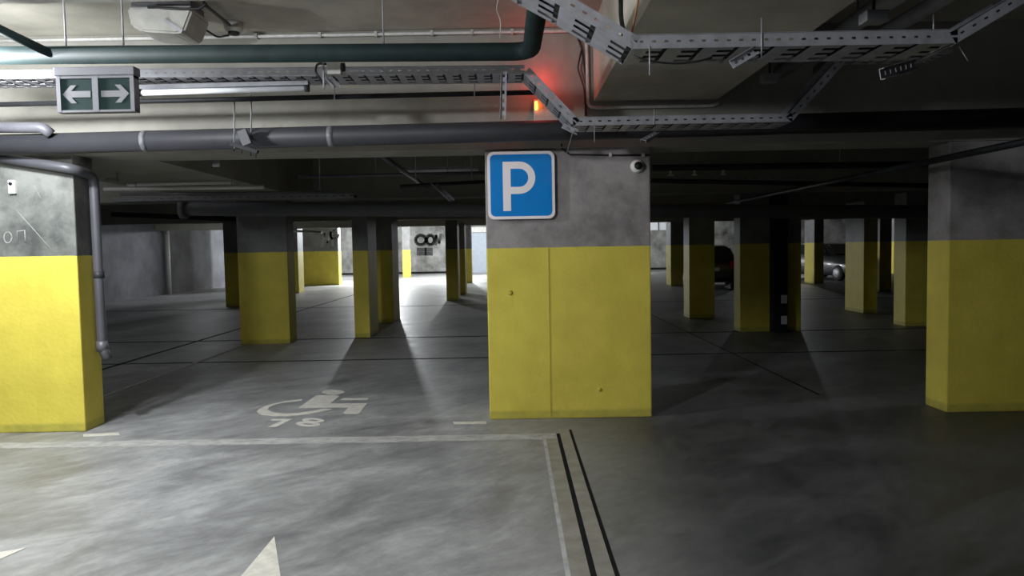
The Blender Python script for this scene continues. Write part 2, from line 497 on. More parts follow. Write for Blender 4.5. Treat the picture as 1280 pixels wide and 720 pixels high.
# scratched letters and streaks on the left pillar
b = MB(); fyl = 6.2
def stroke(mb, pts, Y, w=.008, closed=False):
    q = [P(px, py, Y) for px, py in pts]
    q = [Vector((p.x, Y - .001, p.z)) for p in q]
    if closed: q.append(q[0])
    mb.tube(q, w, 6)
stroke(b, [(10 + 5 * math.cos(t * PI / 5), 297 + 7 * math.sin(t * PI / 5)) for t in range(10)], fyl, .006, True)
stroke(b, [(22, 304), (22, 289), (31, 288), (32, 303)], fyl, .006)
b.build('scratched_letters', MT['grafl'], A)
b = MB()
stroke(b, [(41, 228), (52, 249)], fyl, .005)
stroke(b, [(20, 262), (70, 318)], fyl, .004)
b.build('scratch', MT['grafl'], A)

# riser box on the dim broad pillar
rx0, rx1 = P(967, 350, 12.3).x, P(985, 350, 12.3).x
rb = tag(MB().box(rx0, rx1, 12.3, 12.495, .0, 2.3, bev=.01).build('riser_box', MT['black'], at=((rx0 + rx1) / 2, 12.4, 0)), 'tall black riser box with white stickers on the dim broad pillar', 'riser box')
for py in (374, 400):
    c = P(980, py, 12.3)
    MB().box(c.x - .05, c.x + .05, 12.294, 12.302, c.z - .07, c.z + .07).build('sticker', MT['white'], rb)

# ================================================================== FLOOR MARKINGS AND JOINT
ZP = .0025
t = thing('expansion_joint', 'L shaped expansion joint with metal cover strips in the floor before the central pillar', 'expansion joint', (.35, 5.0, 0))
b = MB()
b.box(.245, .335, 1.0, 5.70, -.01, .004)
b.box(.365, .445, 1.0, 5.98, -.01, .006)
b.build('cover_strip', MT['plate'], t)
b = MB()
b.box(.335, .365, 1.0, 5.86, -.01, .0015)
b.box(.445, .468, 1.0, 5.98, -.01, .0015)
b.build('rubber_gap', MT['joint'], t)
b = MB()
b.box(.222, .245, 1.0, 5.72, -.01, .003)
b.box(-6, .335, 5.70, 5.86, -.01, .003)
b.build('mortar_border', MT['epoxy'], t)
b = MB()
b.box(-6, .24, 5.685, 5.705, -.01, .004)
b.box(-6, -.1, 5.80, 5.815, -.01, .004)
b.build('paint_edge', MT['paintd'], t)


def flat(name, polys, m, label, cat, group=None):
    mb = MB()
    for poly in polys:
        if isinstance(poly, tuple):
            o_ = [FL(*p, .0005) for p in poly[0]]; i_ = [FL(*p, .0005) for p in poly[1]]
            mb.ringprism(o_, i_, (0, 0, ZP))
        else:
            mb.prism([FL(*p, .0005) for p in poly], (0, 0, ZP))
    c = FL(*(polys[0][0][0] if isinstance(polys[0], tuple) else polys[0][0]))
    return tag(mb.build(name, m, at=(c.x, c.y, 0)), label, cat, group)


def zc(pts):   # crop coordinates of the marking study -> photo pixels
    return [(300 + x / 7.111, 470 + y / 7.111) for x, y in pts]


def ell(cx, cy, rx, ry, n=24, sk=0):
    return [(cx + rx * math.cos(2 * PI * k / n) - sk * ry * math.sin(2 * PI * k / n), cy + ry * math.sin(2 * PI * k / n)) for k in range(n)]


flat('wheelchair_marking', [
    zc(ell(828, 144, 100, 20)),
    zc([(670, 178), (700, 171), (850, 170), (882, 182), (805, 246), (1130, 244), (1062, 332), (1040, 338), (940, 338), (918, 330), (965, 279), (520, 284)]),
    zc([(892, 213), (920, 198), (1146, 197), (1130, 213)]),
    zc([(555, 205), (400, 224), (250, 258), (165, 298), (148, 320), (190, 345), (300, 358), (450, 356), (600, 340), (720, 318), (818, 295), (745, 292), (640, 312), (500, 333), (380, 336), (295, 326), (245, 302), (258, 280), (310, 258), (390, 238), (550, 221)]),
], MT['paint'], 'white painted wheelchair symbol on the parking bay floor', 'floor marking')
flat('number_marking', [
    zc([(272, 396), (288, 383), (470, 383), (322, 452), (248, 455), (385, 396)]),
    (zc(ell(652, 395, 96, 19, sk=-1.0)), zc(ell(652, 395, 42, 8, sk=-1.0))),
    (zc(ell(605, 428, 104, 21, sk=-1.0)), zc(ell(605, 428, 46, 9, sk=-1.0))),
], MT['paint'], 'white painted bay number 78 below the wheelchair symbol', 'floor marking')
flat('arrow_marking', [[(343, 671), (351, 722), (360, 780), (240, 790), (300, 722)]], MT['paint'], 'white painted arrow tip pointing up at the bottom edge of the floor', 'floor marking')
flat('arrow_marking', [[(33, 685), (-60, 726), (-90, 705)]], MT['paint'], 'thin white painted arrow tip at the left edge of the floor', 'floor marking')
flat('bay_line_marking', [[(566, 527.5), (608, 527), (608, 530), (568, 530.5)]], MT['paint'], 'short white painted bay line at the left foot of the central pillar', 'floor marking')
flat('bay_line_marking', [[(104, 543), (148, 541), (150, 544), (104, 546)]], MT['paint'], 'short white painted bay line at the right foot of the left pillar', 'floor marking')
tag(MB().box(-4.40, -4.34, 7.0, 12.0, .0005, .003).build('bay_line_marking', MT['paintd'], at=(-4.37, 9, 0)), 'long worn bay line running back beside the left pillar', 'floor marking')

# ================================================================== SIGNS AND DEVICES
# parking sign
sy = 6.335
p0, p1 = P(608.5, 188.5, sy), P(694, 274.5, sy)
sw = (p1.x - p0.x); s0 = Vector(((p0.x + p1.x) / 2, sy, (p0.z + p1.z) / 2))
def rrect(cx, cz, w, h, r, Y, n=6):
    out = []
    for (sx_, sz_, a0) in ((1, 1, 0), (-1, 1, 90), (-1, -1, 180), (1, -1, 270)):
        for k in range(n + 1):
            a = math.radians(a0 + 90 * k / n)
            out.append(Vector((cx + sx_ * (w / 2 - r) + r * math.cos(a), Y, cz + sz_ * (h / 2 - r) + r * math.sin(a))))
    return out
H = sw
t = thing('parking_sign', 'square blue sign with a white letter P on the central pillar', 'sign', (s0.x, sy, s0.z))
MB().prism(rrect(s0.x, s0.z, sw, H, .055, sy - .006), (0, .012, 0)).build('border', MT['signw'], t)
MB().prism(rrect(s0.x, s0.z, sw - .05, H - .05, .04, sy - .0085), (0, .003, 0)).build('face', MT['blue'], t)
# letter P
u = sw / 86.0
lx0 = s0.x + (628 - 651.2) * u; lx1 = s0.x + (638 - 651.2) * u
zt = s0.z + (231.5 - 201.5) * u; zb = s0.z + (231.5 - 264) * u
rad_o = 21.0 * u; zmid = zt - 20.5 * u
cxp = s0.x + (649 - 651.2) * u
n = 16
outer = [(lx1, zt)] + [(cxp + 20.5 * u * math.sin(PI * k / n), zmid + 20.5 * u * math.cos(PI * k / n)) for k in range(n + 1)] + [(lx1, zmid - 20.5 * u)]
inner = [(lx1, zt - 9 * u)] + [(cxp + 11.5 * u * math.sin(PI * k / n), zmid + 11.5 * u * math.cos(PI * k / n)) for k in range(n + 1)] + [(lx1, zmid - 11.5 * u)]
b = MB()
b.box(lx0, lx1, sy - .011, sy - .008, zb, zt)
for k in range(len(outer) - 1):
    q = [outer[k], outer[k + 1], inner[k + 1], inner[k]]
    b.prism([Vector((x, sy - .011, z)) for x, z in q], (0, .003, 0))
b.build('letter', MT['signw'], t)
MB().box(s0.x - .2, s0.x + .2, sy + .006, 6.384, s0.z - .05, s0.z + .05).build('mounting_rail', MT['zincdark'], t)
b = MB()
for px in (638, 667):
    c = P(px, 286, 6.38)
    b.lathe([(.003, -.02), (.003, .0), (.006, .004)], (c.x, 6.38, c.z), (0, 1, 0), 8)
b.build('wall_plug', MT['zinc'], C0)

# dome camera
c = P(796, 208, 6.38)
t = thing('dome_camera', 'small white dome security camera on the central pillar top right', 'security camera', (c.x, 6.38, c.z))
MB().lathe([(.058, 0), (.058, -.02), (.05, -.045), (.034, -.06)], (c.x, 6.381, c.z), (0, 1, 0)).build('housing', MT['white'], t)
MB().lathe([(.036, -.055), (.034, -.07), (.024, -.082), (.008, -.088)], (c.x + .004, 6.381, c.z), (0, 1, 0)).build('lens_dome', MT['lensb'], t)
# cable along the pillar head
q0, q1, q2 = P(702, 186, 6.36), P(712, 193, 6.36), P(812, 194, 6.36)
t = tag(MB().tube(arcs([P(702, 180, 6.31), q0, q1, P(760, 194, 6.36), q2], .03), .007, 8).build('power_cable', MT['cable'], at=tuple(q1)), 'thin black cable clipped along the top of the central pillar', 'cable')
for px in (763, 804):
    c = P(px, 193.5, 6.35); MB().box(c.x - .012, c.x + .012, 6.345, 6.381, c.z - .014, c.z + .014).build('cable_clip', MT['white'], t)

# exit sign with two arrows
ey = 4.9
e0, e1 = P(73, 86, ey), P(172, 139.5, ey)
t = thing('exit_sign', 'hanging green sign with white left and right arrows under the cable tray', 'sign', ((e0.x + e1.x) / 2, ey, e0.z))
ez = lambda px, py: P(px, py, ey - .035)
x0, x1, z1, z0 = e0.x, e1.x, e0.z, e1.z
MB().box(x0 - .008, x1 + .008, ey - .045, ey + .045, z1 - .055, z1, bev=.006).build('top_housing', MT['alu'], t)
b = MB()
fr = .026; mid = (x0 + x1) / 2
b.box(x0, x0 + fr, ey - .035, ey + .035, z0, z1 - .055)
b.box(x1 - fr, x1, ey - .035, ey + .035, z0, z1 - .055)
b.box(mid - fr * .75, mid + fr * .75, ey - .035, ey + .035, z0, z1 - .055)
b.box(x0, x1, ey - .034, ey + .034, z1 - .072, z1 - .05)
b.box(x0, x1, ey - .034, ey + .034, z0 - .004, z0 + .01)
b.build('frame', MT['alu'], t)
for s, (a0, a1) in ((-1, (x0 + fr, mid - fr * .75)), (1, (mid + fr * .75, x1 - fr))):
    pn = MB().box(a0, a1, ey - .026, ey + .026, z0 + .008, z1 - .07).build('panel', MT['exitg'], t)
    cx, cz = (a0 + a1) / 2, (z0 + z1 - .06) / 2
    w = (a1 - a0) * .45; hh = w * .62; th = w * .22
    arrow = [(-w, 0), (-w * .42, hh), (-w * .02, hh), (-w * .40, th), (w * .95, th), (w * .95, -th), (-w * .40, -th), (-w * .02, -hh), (-w * .42, -hh)]
    pts = [Vector((cx + (x if s < 0 else -x), ey - .029, cz + z)) for x, z in arrow]
    MB().prism(pts, (0, .004, 0)).build('arrow', MT['exitw'], pn)

# detector with a red LED on the beam face
bx0, bx1 = P(667, 124, 6.25), P(699, 156, 6.25)
t = thing('alarm_box', 'white wall box with a glowing red indicator on the beam above the sign', 'alarm box', ((bx0.x + bx1.x) / 2, 6.33, bx0.z))
MB().box(bx0.x, bx1.x, 6.25, 6.328, bx1.z - .04, bx0.z, bev=.008).build('box_body', MT['dirtyw'], t)
c = P(670.5, 131, 6.2)
MB().box(c.x - .012, c.x + .012, 6.2, 6.255, c.z - .035, c.z + .03, bev=.006).build('indicator_lamp', MT['led'], t)
ld = bpy.data.lights.new('indicator_glow', 'POINT'); ld.energy = 2.2; ld.color = (1, .03, .015); ld.shadow_soft_size = .02
lo = bpy.data.objects.new('indicator_glow', ld); COL.objects.link(lo)
c2 = P(678, 98, 6.2)
lo.location = Vector((c2.x, 6.19, c2.z)) - Vector(t.location); lo.parent = t

# small white device on left pillar
c0, c1 = P(9.5, 225, 6.17), P(18.5, 242, 6.17)
t = tag(MB().box(c0.x, c1.x, 6.17, 6.205, c1.z, c0.z, bev=.004).build('call_button', MT['white'], at=(c0.x, 6.2, c0.z)), 'small white box with a dark button on the left pillar', 'button')
cc = P(13, 229.5, 6.165)
MB().lathe([(.014, 0), (.014, -.012), (.008, -.016)], (cc.x, 6.171, cc.z), (0, 1, 0), 14).build('button', MT['lensb'], t)

# ================================================================== CABLE TRAYS
def tray(pts, depth, hgt, label, m=MT['zinc'], slot=.1, rung=.12, wide=True, group=None):
    """perforated cable tray whose path runs in the XZ plane; rails at the front and back, slotted bottom"""
    pts = [Vector(p) for p in pts]
    t = thing('cable_tray', label, 'cable tray', tuple(pts[0]), group)
    Wd = Vector((0, 1, 0))
    for k, e in enumerate((0.0, depth - .002)):
        mb = MB()
        for a, c in zip(pts, pts[1:]):
            d = (c - a).normalized(); L = (c - a).length
            Wl = (Wd - d * Wd.dot(d)).normalized()
            uu = d.cross(Wl)
            if uu.z < 0: uu = -uu
            hz = hgt * (1.0 if abs(d.z) < .3 else .95)
            mb.fbox(a, d, uu, Wl, -.004, L + .004, 0, hz * .42, e, e + .002)
            mb.fbox(a, d, uu, Wl, -.004, L + .004, hz * .58, hz, e, e + .002)
            nn = max(1, int(L / slot))
            st = L / nn
            for i in range(nn):
                mb.fbox(a, d, uu, Wl, i * st - .004, i * st + st * .60, hz * .42, hz * .58, e, e + .002)
            mb.fbox(a, d, uu, Wl, 0, L, hz - .002, hz, e - .006 if k == 0 else e, e + .002 if k == 0 else e + .008)
        mb.build('side_rail', m, t)
    mb = MB()
    for a, c in zip(pts, pts[1:]):
        d = (c - a).normalized(); L = (c - a).length
        Wl = (Wd - d * Wd.dot(d)).normalized()
        uu = d.cross(Wl)
        if uu.z < 0: uu = -uu
        nn = max(1, int(L / rung)); st = L / nn
        for i in range(nn):
            mb.fbox(a, d, uu, Wl, i * st, i * st + st * .45, 0, .002, .002, depth)
            mb.fbox(a, d, uu, Wl, i * st + st * .45, i * st + st * .86, 0, .002, .002, depth * .16)
            mb.fbox(a, d, uu, Wl, i * st + st * .45, i * st + st * .86, 0, .002, depth * .30, depth * .44)
            mb.fbox(a, d, uu, Wl, i * st + st * .45, i * st + st * .86, 0, .002, depth * .58, depth * .72)
            mb.fbox(a, d, uu, Wl, i * st + st * .45, i * st + st * .86, 0, .002, depth * .86, depth)
    mb.build('bottom_plate', m, t)
    mb = MB()
    for k, (yy, rr) in enumerate(((.05, .012), (.085, .016), (.13, .011), (.19, .014), (.235, .012))):
        up = Vector((0, yy, rr + .003))
        mb.tube(arcs([p + up + Vector((0, 0, .012 * (j % 2))) for j, p in enumerate(pts)], .12), rr, 8)
    mb.build('cable_bundle', MT['cable'], t)['kind'] = 'stuff'
    return t


YT = 5.2
t1 = tray([P(-60, 99, YT), P(655, 92, YT), P(717, 157, YT), P(990, 152, YT), P(1066, 68, YT), P(1190, 66, YT)], .30, .058,
          'long perforated steel cable tray that dips under the concrete beam above the central pillar', slot=.065, rung=.11)
YN = 3.35
t2 = tray([P(560, -70, YN), P(700, 7, YN), P(790, 61, YN), P(1196, 54, YN), P(1300, -8, YN)], .29, .062,
          'near perforated steel cable tray crossing the upper right of the ceiling', slot=.055, rung=.16)
# hangers under trays: perforated profile pieces
def profile(a, b_, w, label, m=MT['zinc'], pitch=.04):
    """flat perforated strut between two points, slots cut through"""
    a, b_ = Vector(a), Vector(b_)
    d = (b_ - a).normalized(); L = (b_ - a).length
    sd = Vector((1, 0, 0)) if abs(d.x) < .6 else Vector((0, 0, 1))
    sd = (sd - d * sd.dot(d)).normalized(); nn = d.cross(sd)
    mb = MB()
    mb.fbox(a, d, sd, nn, 0, L, -w / 2, -w * .2, -.002, .002)
    mb.fbox(a, d, sd, nn, 0, L, w * .2, w / 2, -.002, .002)
    k = max(2, int(L / pitch))
    for i in range(k):
        mb.fbox(a, d, sd, nn, i * L / k, i * L / k + L / k * .55, -w * .2, w * .2, -.002, .002)
    mb.fbox(a, d, sd, nn, 0, L, -w / 2, -w / 2 + .003, -.002, .02)
    mb.fbox(a, d, sd, nn, 0, L, w / 2 - .003, w / 2, -.002, .02)
    return tag(mb.build('mounting_strut', m, at=tuple(a)), label, 'mounting strut')


profile(P(630, 86, 5.12), P(628.5, 149, 5.12), .042, 'vertical perforated strut hanging from the long tray left of the sign', pitch=.05)
profile(P(409, 97, 5.19), P(421, 110, 5.0), .045, 'short slanted strut under the tray below the small grey junction box')
profile(P(914, 81, 3.3), P(946, 62, 3.3), .04, 'short slanted perforated strut below the near tray on the right', pitch=.03)
profile(P(1100, 93, 3.35), P(1145, 80, 3.5), .05, 'dim short strut slanting below the near tray at far right', MT['zincdark'])
profile(P(804, 175, 5.12), P(822, 165, 5.3), .045, 'short strut piece under the tray above the dome camera', MT['zincdark'])
profile(P(703, 157, 5.195), P(722, 166, 5.195), .035, 'small clamp strut at the lower bend of the long tray')


def rod(a, b_, label, r=.004, nut=True):
    o = tag(MB().tube([a, b_], r, 8).build('threaded_rod', MT['zinc'], at=tuple(a)), label, 'rod')
    return o


rod(P(812, 58, 3.347), P(812, 94, 3.347), 'thin rod hanging from the near tray left of its middle', .003)
rod(P(952, 22, 3.347), P(952, 73, 3.347), 'upright thin rod crossing the near tray', .0035)
rod(P(818, 156, 5.197), P(818, 136, 5.197), 'short rod above the tray near the dome camera', .004)
rod(P(743, 154, 5.197), P(743, 178, 5.197), 'thin short rod below the tray right of the parking sign', .003)
rod(P(718, 158, 5.19), P(708, 193, 6.31), 'slanted thin wire rod from the tray bend to the parking sign', .003)
rod(P(593, 102, 5.48), P(593, 121, 5.74), 'short rod between the long tray and the thin black pipe, near the strut', .005)
rod(P(418, 104, 5.48), P(418, 124, 5.74), 'short rod between the tray and the thin black pipe below the junction box', .005)
rod(P(1167, 18, 3.9), P(1167, 44, 3.9), 'dim thin rod at the far right above the near tray', .004)
rod(P(1199, 58, 3.45), P(1210, 76, 3.45), 'small slanted rod below the right bend of the near tray', .003)

# ================================================================== PIPES
def pipe(pts, r, m, label, R=None, n=18, name='pipe', cat='pipe', ringed=(), group=None, ring_m=None, ring_name='coupling'):
    pts = [Vector(p) for p in pts]
    o = tag(MB().tube(arcs(pts, R or r * 2.2) if len(pts) > 2 else pts, r, n).build(name, m, at=tuple(pts[0])), label, cat, group)
    for a, w in ringed:
        d = (pts[1] - pts[0]).normalized()
        c = pts[0] + (pts[1] - pts[0]) * a
        MB().tube([c - d * w / 2, c + d * w / 2], r + .006, n).build(ring_name, ring_m or m, o)
    return o


YG = 4.85
gl, gr = P(-80, 70, YG), P(664, 64.5, YG)
g = pipe([gl, gr, (gr.x + .03, 2.0, gr.z)], .057, MT['green'], 'large dark green pipe along the ceiling turning towards the viewer above the sign', R=.14)
pipe([P(80, 75, YG), P(-60, 8, 4.55)], .028, MT['green'], 'thinner dark branch pipe slanting into the green pipe at upper left', R=.1)
def hang(o, xy, z, r=.006):
    for x, y in xy:
        MB().tube([(x, y, z), (x, y, ZC)], r, 6).build('hanger', MT['zincdark'], o)


pipe([P(-60, 132, 5.75), P(668, 115.5, 5.75)], .019, MT['black'], 'thin black pipe running below the long cable tray')
hang(g, [(P(px_, 68, YG).x, YG) for px_ in (83, 155, 480)], P(155, 68, YG).z)
# large grey drain pipe in front of the beam
ga, gb = P(-90, 183.5, 6.0), P(1340, 146, 6.0)
big = pipe([ga, gb], .082, MT['grey'], 'large grey drain pipe running along the beam over all the front pillars')
dirb = (gb - ga).normalized()
for px, w in ((183, .045), (415, .05)):
    f = (px + 90) / 1430.0
    c = ga + (gb - ga) * f
    MB().tube([c - dirb * w / 2, c + dirb * w / 2], .0835, 18).build('tape_band', MT['tape'], big)
pipe([P(-60, 159, 5.9), P(54, 159.5, 5.9), P(64, 168, 5.93)], .042, MT['greyl'], 'short pale pipe bending down into the grey drain pipe at left', R=.08)
# hanger with clamp
t = thing('pipe_hanger', 'pipe hanger with two thin rods and a clamp on the grey drain pipe', 'pipe hanger', tuple(P(300, 120, 5.85)))
for px, a, b_ in ((293, 120, 186), (314, 118, 166)):
    MB().tube([P(px, a, 5.85), P(px, b_, 5.85)], .006, 8).build('rod', MT['zincdark'], t)
b = MB(); c = P(302, 184, 5.85)
b.fbox(c, (.94, -.1, -.3), (.3, 0, .94), (0, 1, 0), -.09, .14, -.014, .014, -.02, .02)
for x in (-.06, .0, .07, .11):
    b.tube([c + Vector((x, -.0, -.05 - x * .3)), c + Vector((x, 0, .02 - x * .3))], .005, 6)
b.build('clamp_bar', MT['black'], t)
b = MB(); c = P(306, 172, 5.85)
b.fbox(c, (.35, 0, -.94), (.94, 0, .35), (0, 1, 0), -.06, .06, -.035, .035, -.02, .02)
b.build('bracket', MT['greyd'], t)
# downpipe beside left pillar
xd = -3.595
pa, pb = P(-6, 196, 6.11), P(103, 211, 6.11)
dp = pipe([pa, (xd, 6.11, pb.z), (xd, 6.40, pb.z - .03), (xd, 6.41, .68), (xd + .05, 6.40, .59)], .04, MT['greyd'], 'grey downpipe beside the left pillar, bent at the top and ending above the floor', R=.09)
MB().tube([(xd, 6.41, .75), (xd, 6.41, .66)], .047, 16).build('socket', MT['greyl'], dp)
MB().tube([(xd, 6.41, 1.36), (xd, 6.41, 1.30)], .045, 16).build('socket', MT['grey'], dp)
# pipe in the second row, running across
p_a, p_b = P(228, 261, 11.3), P(1200, 265, 11.3)
mp = pipe([p_a, p_b], .105, MT['greym'], 'thick grey pipe crossing the middle distance behind the front pillars')
d = (p_b - p_a).normalized()
MB().tube([p_a - d * .02, p_a + d * .06], .15, 20).build('flange', MT['greym'], mp)
pipe([(3.45, 2.6, 2.15), (3.45, 12.2, 2.15)], .026, MT['black'], 'thin black pipe running back past the right pillar')
h7 = pipe([(2.3, 1.0, 2.95), (2.3, 6.3, 2.95)], .06, MT['zincdark'], 'dim pipe running towards the beam right of the concrete beam, left of a pair')
hang(h7, [(2.3, 3.5), (2.3, 5.6)], 2.95)
h8 = pipe([(2.62, 1.0, 2.95), (2.62, 6.3, 2.95)], .05, MT['zincdark'], 'dim pipe running towards the beam right of the concrete beam, right of a pair')
hang(h8, [(2.62, 3.5), (2.62, 5.6)], 2.95)
h1 = pipe([P(130, 236.5, 8.6), P(330, 234, 8.6)], .022, MT['white'], 'pale thin pipe behind the left pillar, the lower of a pair')
hang(h1, [(P(px_, 235.8, 8.6).x, 8.6) for px_ in (170, 290)], P(170, 235.8, 8.6).z)
h2 = pipe([P(160, 230, 8.8), P(292, 227, 8.8)], .03, MT['white'], 'pale pipe behind the left pillar, the upper of a pair')
hang(h2, [(P(px_, 228.5, 8.8).x, 8.8) for px_ in (200, 280)], P(200, 228.5, 8.8).z)
h3 = pipe([P(500, 233, 8.4), P(606, 227, 8.4)], .02, MT['black'], 'dark thin pipe under the ceiling left of the parking sign')
hang(h3, [(P(px_, 230, 8.4).x, 8.4) for px_ in (520, 590)], P(520, 230, 8.4).z)
h4 = pipe([P(140, 268, 14.5), P(300, 274, 14.5)], .05, MT['black'], 'dark pipe in the left bays below the flanged grey pipe')
hang(h4, [(P(px_, 270, 14.5).x, 14.5) for px_ in (160, 280)], P(160, 270, 14.5).z)
h5 = pipe([P(815, 226, 9.3), P(1165, 232, 9.3)], .03, MT['black'], 'black pipe behind the right half of the beam')
hang(h5, [(P(px_, 233, 9.3).x, 9.3) for px_ in (860,)], P(860, 233, 9.3).z)
h6 = pipe([P(815, 210, 8.0), P(1165, 205, 8.0)], .035, MT['black'], 'upper black pipe behind the right half of the beam')
hang(h6, [(P(px_, 208, 8.0).x, 8.0) for px_ in (870, 1050)], P(870, 208, 8.0).z)
# white riser by the left wall
pipe([(-12.68, 27.2, 2.6), (-12.68, 27.2, 0.0)], .08, MT['white'], 'white vertical riser pipe by the far left wall')

# conduits along the slab edge
yc = 6.3
def cond(pts, r, m, label, n=8, R=.06):
    return tag(MB().tube(arcs(pts, R), r, n).build('conduit', m, at=tuple(pts[0])), label, 'conduit')
q = P(-60, 57, yc)
cz = ZC - .035
cA = cond([Vector((q.x, yc, cz)), Vector((P(722, 43, yc).x, yc, cz)), P(733, 50, yc), P(735, 134.5, yc - .0), P(752, 134.5, yc), P(890, 132, yc), P(899, 129, yc)], .014, MT['conduit'], 'grey conduit along the ceiling edge and round the concrete beam')
for px in (320, 400, 470, 540, 590, 640):
    x = P(px, 47, yc).x
    MB().box(x - .012, x + .012, yc - .02, yc + .028, cz - .02, cz + .022).build('conduit_clip', MT['dirtyw'], cA)
tag(MB().tube(arcs([P(722, 45, 6.3), P(727, 60, 6.3), P(733, 100, 6.31), P(732, 145, 6.31)], .1), .009, 8).build('power_cable', MT['cable'], at=tuple(P(727, 60, 6.3))), 'black cable hanging down the beam beside the grey conduit', 'cable')
tag(MB().tube(arcs([P(727, 62, 6.28), P(722, 85, 6.28), P(730, 110, 6.28), P(733, 145, 6.29)], .1), .007, 8).build('power_cable', MT['cable'], at=tuple(P(727, 62, 6.28))), 'looser black cable next to the conduit above the tray bend', 'cable')
tag(MB().tube(sag(P(792, 70, 3.42), P(890, 72, 3.42), .03), .005, 8).build('power_cable', MT['cable'], at=tuple(P(792, 70, 3.42))), 'black cable sagging below the near tray', 'cable')
tag(MB().tube(arcs([P(800, -12, 3.55), P(794, 20, 3.55), P(789, 42, 3.5)], .1), .006, 8).build('power_cable', MT['copper'], at=tuple(P(800, -12, 3.55))), 'brown cable dropping into the near tray', 'cable')
tag(MB().tube(arcs([P(776, -12, 3.75), P(776, 20, 3.75), P(780, 45, 3.6)], .1), .012, 8).build('power_cable', MT['cable'], at=tuple(P(776, -12, 3.75))), 'thick black cable dropping behind the near tray', 'cable')
tag(MB().tube(arcs([P(624, -6, 5.3), P(620, 12, 5.35), P(626, 25, 5.4), P(625, 48, 5.4)], .1), .004, 8).build('power_cable', MT['conduit'], at=tuple(P(624, 0, 5.3))), 'thin pale wire dangling from the ceiling left of the green pipe bend', 'cable')

# ================================================================== LUMINAIRES
# unlit bulkhead lamp at upper left
yl = 5.55
c = P(212, 26, yl); zt_ = ZC
t = thing('bulkhead_lamp', 'dusty unlit bulkhead lamp hanging at the upper left of the ceiling', 'lamp', (c.x, yl, zt_))
hw = .235
zb_ = P(212, 50, yl).z; zm_ = P(212, 17, yl).z
b = MB()
prof = [(-hw, zm_), (hw * .95, zm_), (hw, zm_ - .03), (hw * .72, zb_ + .01), (hw * .45, zb_), (-hw * .55, zb_ + .02), (-hw * .9, zb_ + .06)]
b.prism([Vector((c.x + x, yl - .16, z)) for x, z in prof], (0, .32, 0))
bmesh.ops.bevel(b.bm, geom=b.bm.edges[:], offset=.015, segments=2, affect='EDGES')
b.build('lamp_cover', MT['dirtyw'], t)
MB().box(c.x - hw * .95, c.x + hw * .9, yl - .12, yl + .12, zm_ - .004, zm_ + .05, bev=.008).build('gear_box', MT['zincdark'], t)
MB().box(c.x - .06, c.x + .14, yl - .05, yl + .05, zm_ + .04, zt_ + .002).build('ceiling_bracket', MT['black'], t)
MB().fbox((c.x + .08, yl - .17, (zm_ + zb_) / 2 - .03), (.75, 0, -.5), (.5, 0, .75), (0, 1, 0), -.06, .11, -.012, .012, 0, .02).build('latch', MT['zinc'], t)
# junction box right of the lamp
c = P(292, 36, 6.03)
t = thing('junction_box', 'small round ceiling junction box right of the bulkhead lamp', 'junction box', (c.x, 6.03, ZC))
MB().lathe([(.075, 0), (.075, -.05), (.06, -.075), (.03, -.08)], (c.x, 6.03, ZC + .001), (0, 0, 1), 20).build('box_body', MT['dirtyw'], t)
MB().lathe([(.045, -.078), (.045, -.095), (.03, -.1)], (c.x, 6.03, ZC + .001), (0, 0, 1), 16).build('cap', MT['cable'], t)
tag(MB().tube(arcs([P(250, -6, 5.25), P(256, 6, 5.41), P(287, 31, 5.92)], .08), .012, 8).build('power_cable', MT['cable'], at=tuple(P(256, 6, 5.41))), 'black cable from the ceiling to the round junction box', 'cable')
tag(MB().tube(arcs([P(246, 18, 5.6), P(252, 34, 5.85), P(272, 47, 6.1), P(286, 44, 6.08)], .08), .008, 8).build('power_cable', MT['cable'], at=tuple(P(246, 18, 5.6))), 'thin looped cable between the bulkhead lamp and the junction box', 'cable')
tag(MB().tube(arcs([P(185, 9, 5.4), P(225, 11, 5.38), P(250, 11, 5.38), P(258, 4, 5.36)], .08), .01, 8).build('power_cable', MT['cable'], at=tuple(P(225, 11, 5.38))), 'black cable above the bulkhead lamp', 'cable')
# grey junction box with cables below green pipe
c0, c1 = P(408, 78, 5.05), P(426, 92.5, 5.05)
t = thing('junction_box', 'small grey square junction box hung in front of the long tray', 'junction box', (c0.x, 5.05, c0.z))
MB().box(c0.x, c1.x, 5.05, 5.11, c1.z, c0.z, bev=.005).build('box_body', MT['dirtyw'], t)
MB().tube([P(426.5, 84, 5.08), P(431, 84, 5.08)], .03, 12).build('gland', MT['cable'], t)
MB().tube(arcs([P(408, 80, 5.08), P(396, 79, 5.08), P(394, 90, 5.08), P(404, 104, 5.08)], .05), .008, 8).build('lead', MT['cable'], t)
MB().box(P(403, 80, 5.06).x, P(405, 80, 5.06).x, 5.05, 5.07, P(404, 111, 5.06).z, P(404, 78, 5.06).z).build('hanger', MT['zincdark'], t)

# metal trunking at the top edge of the view
ta, tb = P(-120, -4, 5.2), P(335, -5, 5.2)
tk = tag(MB().box(ta.x, tb.x, 5.2, 5.3, ta.z - .03, ZC - .001, bev=.005).build('cable_trunking', MT['dirtyw'], at=tuple(ta)), 'long pale metal trunking on the ceiling at the top left edge', 'cable trunking')
# unlit tube lamp below the tray
a0, a1 = P(176, 116, 5.35), P(381, 110.5, 5.35)
t = thing('tube_lamp', 'unlit white tube lamp mounted under the long cable tray at left', 'lamp', tuple(a0))
MB().tube([a0, a1], .02, 14).build('tube', MT['tubew'], t)
d = (a1 - a0).normalized()
b = MB()
b.fbox(a0, d, (0, 0, 1), (0, 1, 0), -.03, (a1 - a0).length + .03, .02, .05, -.03, .03)
b.build('gear_tray', MT['zincdark'], t)
for c, s in ((a0, -1), (a1, 1)):
    MB().tube([c, c + d * .03 * s], .026, 12).build('end_cap', MT['grey'], t)

